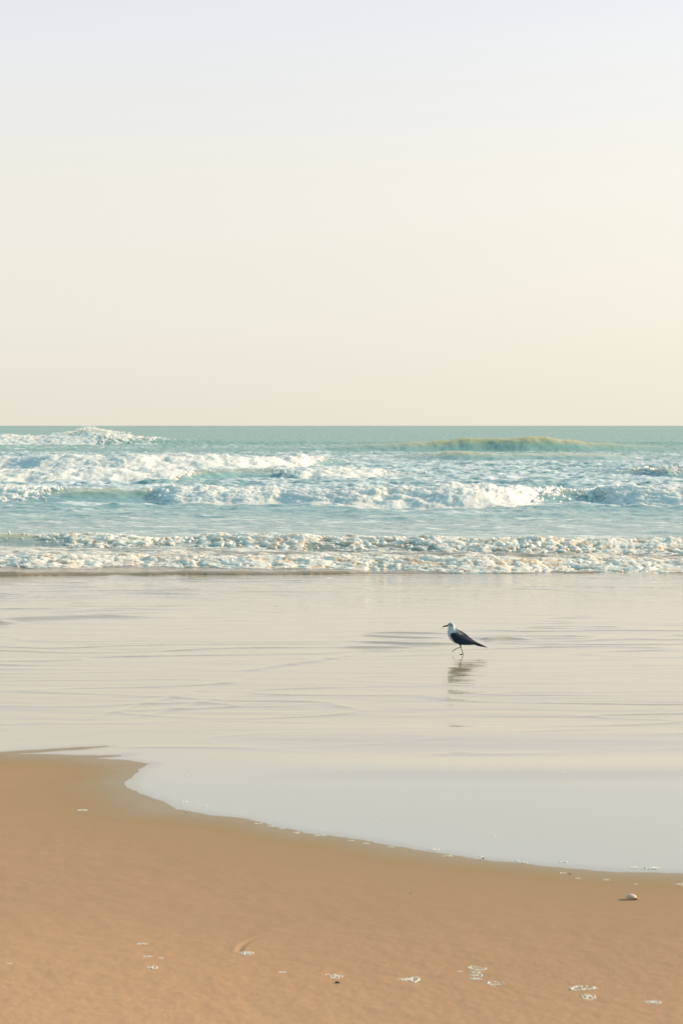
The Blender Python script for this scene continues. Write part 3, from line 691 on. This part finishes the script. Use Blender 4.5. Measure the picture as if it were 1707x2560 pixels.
M_bill = mat_plain('bill_mat', (0.03, 0.025, 0.03), 0.35, 0.2, 80, 0.1)
M_leg = mat_plain('gull_leg_mat', (0.07, 0.045, 0.05), 0.5, 0.3, 200, 0.3)
M_eye = mat_plain('gull_eye_mat', (0.01, 0.01, 0.01), 0.1, 0.1, 80, 0.0)
def tube(pts, rad, seg=10, flat=1.0):
    bm = bmesh.new(); rings = []
    pts = [Vector(p) for p in pts]
    for i, p in enumerate(pts):
        d = (pts[min(i+1, len(pts)-1)]-pts[max(i-1, 0)]).normalized()
        s = Vector((0, 1, 0)); s = (s-d*s.dot(d)).normalized(); b = d.cross(s)
        rings.append([bm.verts.new(p+(s*math.cos(a)*flat+b*math.sin(a))*rad[i]) for a in [2*math.pi*k/seg for k in range(seg)]])
    for i in range(len(pts)-1):
        for k in range(seg): bm.faces.new((rings[i][k], rings[i][(k+1) % seg], rings[i+1][(k+1) % seg], rings[i+1][k]))
    bm.faces.new(rings[0][::-1]); bm.faces.new(rings[-1]); return bm
bm_obj('beak', tube([G(372, 230), G(355, 232), G(335, 236), G(315, 240), G(300, 246), G(291, 253)], [15*K, 12*K, 9.5*K, 9*K, 7.5*K, 2*K], 12, 0.7), M_bill, gull)
for sgn in (-1, 1):
    bm = bmesh.new(); bmesh.ops.create_icosphere(bm, subdivisions=2, radius=5.5*K, matrix=Matrix.Translation(G(381, 219, sgn*22)))
    bm_obj('eye', bm, M_eye, gull)
# folded wings: outer surface lofted between the back line and the lower edge, then given thickness
top = [(425, 302), (445, 282), (480, 279), (540, 308), (600, 347), (655, 394), (700, 428), (760, 461), (825, 489), (880, 517)]
bot = [(388, 348), (410, 388), (448, 440), (510, 472), (570, 476), (640, 476), (695, 468), (750, 482), (815, 506), (882, 520)]
hwid = [60, 74, 84, 84, 72, 56, 40, 26, 16, 6]
def lerp_list(L, s):
    f = s*(len(L)-1); i = min(int(f), len(L)-2); r = f-i
    return tuple(a+(b-a)*r for a, b in zip(L[i], L[i+1])) if isinstance(L[0], tuple) else L[i]+(L[i+1]-L[i])*r
t = NT('gull_wing_mat')
cx = t.n('SeparateXYZ', {0: t.n('TexCoord').outputs['Object']}).outputs['X']
fe = t.n('TexWave', {'Vector': t.n('Mapping', {'Vector': t.n('TexCoord').outputs['Object'], 'Rotation': (0, R(-35), 0)}).outputs[0], 'Scale': 28.0, 'Distortion': 3.0, 'Detail': 2.0})
base = t.mix(t.ramp(cx, (690-560)*K, (770-560)*K), (0.020, 0.026, 0.040), (0.006, 0.012, 0.014))
base = t.mix(t.math('MULTIPLY', fe.outputs['Fac'], 0.35), base, (0.016, 0.018, 0.024))
t.surf(t.n('BsdfPrincipled', {'Base Color': base, 'Roughness': 0.8, 'Specular IOR Level': 0.12, 'Normal': t.n('Bump', {'Height': fe.outputs['Fac'], 'Distance': 0.002, 'Strength': 0.4}).outputs[0]}).outputs[0])
M_wing = t.m
for sgn in (-1, 1):
    bm = bmesh.new(); N, Mr = 44, 16; outer = []; inner = []
    for i in range(N+1):
        s = i/N; tu, tv = lerp_list(top, s); tv -= 5*math.sin(math.pi*s); bu, bv = lerp_list(bot, s); w = lerp_list(hwid, s)
        ro, ri = [], []
        for j in range(Mr+1):
            r = j/Mr; y = w*1.05*math.sin(min(1, 0.02+r*1.7)*math.pi/2)**0.9-w*0.12*max(0, r-0.5)
            pu, pv = tu+(bu-tu)*r, tv+(bv-tv)*r
            scal = 0.6*math.sin(r*14+s*5)
            ro.append(bm.verts.new(G(pu, pv, sgn*(y+4+scal)))); ri.append(bm.verts.new(G(pu, pv+1.0, sgn*max(0.5, y-6))))
        outer.append(ro); inner.append(ri)
    def q(a, b, c, d):
        bm.faces.new((a, b, c, d) if sgn < 0 else (d, c, b, a))
    for i in range(N):
        for j in range(Mr):
            q(outer[i][j], outer[i][j+1], outer[i+1][j+1], outer[i+1][j]); q(inner[i][j], inner[i+1][j], inner[i+1][j+1], inner[i][j+1])
        q(outer[i][0], outer[i+1][0], inner[i+1][0], inner[i][0]); q(outer[i][Mr], inner[i][Mr], inner[i+1][Mr], outer[i+1][Mr])
    for j in range(Mr):
        q(outer[0][j], inner[0][j], inner[0][j+1], outer[0][j+1]); q(outer[N][j], outer[N][j+1], inner[N][j+1], inner[N][j])
    bmesh.ops.recalc_face_normals(bm, faces=bm.faces)
    bm_obj('wing', bm, M_wing, gull)
# tail: flat fan, white with a dark end band
t = NT('gull_tail_mat'); cx = t.n('SeparateXYZ', {0: t.n('TexCoord').outputs['Object']}).outputs['X']
t.surf(t.n('BsdfPrincipled', {'Base Color': t.mix(t.ramp(cx, (728-560)*K, (745-560)*K), (0.7, 0.7, 0.68), (0.02, 0.02, 0.022)), 'Roughness': 0.8}).outputs[0])
bm = bmesh.new(); rows = []
for i in range(13):
    s = i/12; u = 670+s*140; v = 466+s*30; w = 26+s*16; row = []
    for j in range(17):
        a = (j/16-0.5)*2; row.append((G(u-6*a*a, v-3+5*a*a, w*a), G(u-6*a*a, v+4+5*a*a, w*a)))
    rows.append([(bm.verts.new(p), bm.verts.new(q_)) for p, q_ in row])
for i in range(12):
    for j in range(16):
        for k in (0, 1):
            f = [rows[i][j][k], rows[i][j+1][k], rows[i+1][j+1][k], rows[i+1][j][k]]; bm.faces.new(f if k else f[::-1])
    for j in (0, 16): bm.faces.new([rows[i][j][0], rows[i][j][1], rows[i+1][j][1], rows[i+1][j][0]])
for i in (0, 12):
    for j in range(16): bm.faces.new([rows[i][j][0], rows[i][j][1], rows[i][j+1][1], rows[i][j+1][0]])
bmesh.ops.recalc_face_normals(bm, faces=bm.faces)
bm_obj('tail', bm, t.m, gull)
def leg(pts, rad, y, footpts, down):
    lo = bm_obj('leg', tube([G(u, v, y) for u, v in pts], [r*K for r in rad], 10), M_leg, gull)
    bm = bmesh.new(); a = G(*footpts[0], y)      # webbed foot: three toes, web between, hind toe
    toes = [G(footpts[1][0], footpts[1][1], y+o) for o in (-20, 0, 20)]
    mid = [a.lerp(t_, 0.5)+Vector((0, 0, 2*K)) for t_ in toes]
    def slab(ps, th):
        up = Vector((0, 0, th)) if down < 0.5 else Vector((th, 0, th*0.3))
        A = [bm.verts.new(p+up) for p in ps]; B = [bm.verts.new(p-up) for p in ps]; n_ = len(ps)
        bm.faces.new(A); bm.faces.new(B[::-1])
        for i in range(n_): bm.faces.new((A[i], B[i], B[(i+1) % n_], A[(i+1) % n_]))
    slab([a, mid[0], toes[0], toes[0].lerp(toes[1], .5).lerp(a, .12), toes[1], mid[1]], 1.0*K)
    slab([a, mid[1], toes[1], toes[1].lerp(toes[2], .5).lerp(a, .12), toes[2], mid[2]], 1.0*K)
    for t_, m_ in zip(toes, mid):
        b2 = tube([a, m_, t_], [4*K, 3.2*K, 1.6*K], 8); me = bpy.data.meshes.new('t'); b2.to_mesh(me); b2.free(); bm.from_mesh(me); bpy.data.meshes.remove(me)
    h = a+Vector(((10 if down < 0.5 else 6)*K, 0, -2*K*(1 if down > .5 else 0)))
    b2 = tube([a+Vector((0, 0, 3*K)), h], [2.5*K, 1*K], 8); me = bpy.data.meshes.new('t'); b2.to_mesh(me); b2.free(); bm.from_mesh(me); bpy.data.meshes.remove(me)
    bmesh.ops.recalc_face_normals(bm, faces=bm.faces)
    bm_obj('foot', bm, M_leg, lo)
leg([(508, 452), (522, 482), (532, 512), (545, 556), (556, 590), (558, 604)], [20, 11, 5.5, 4.6, 4.8, 5.0], -14, [(558, 603), (512, 606)], 0)
leg([(508, 452), (526, 486), (536, 512), (500, 524), (466, 536), (452, 548)], [19, 10, 6.0, 4.6, 4.6, 5.0], 16, [(452, 548), (418, 577)], 1)
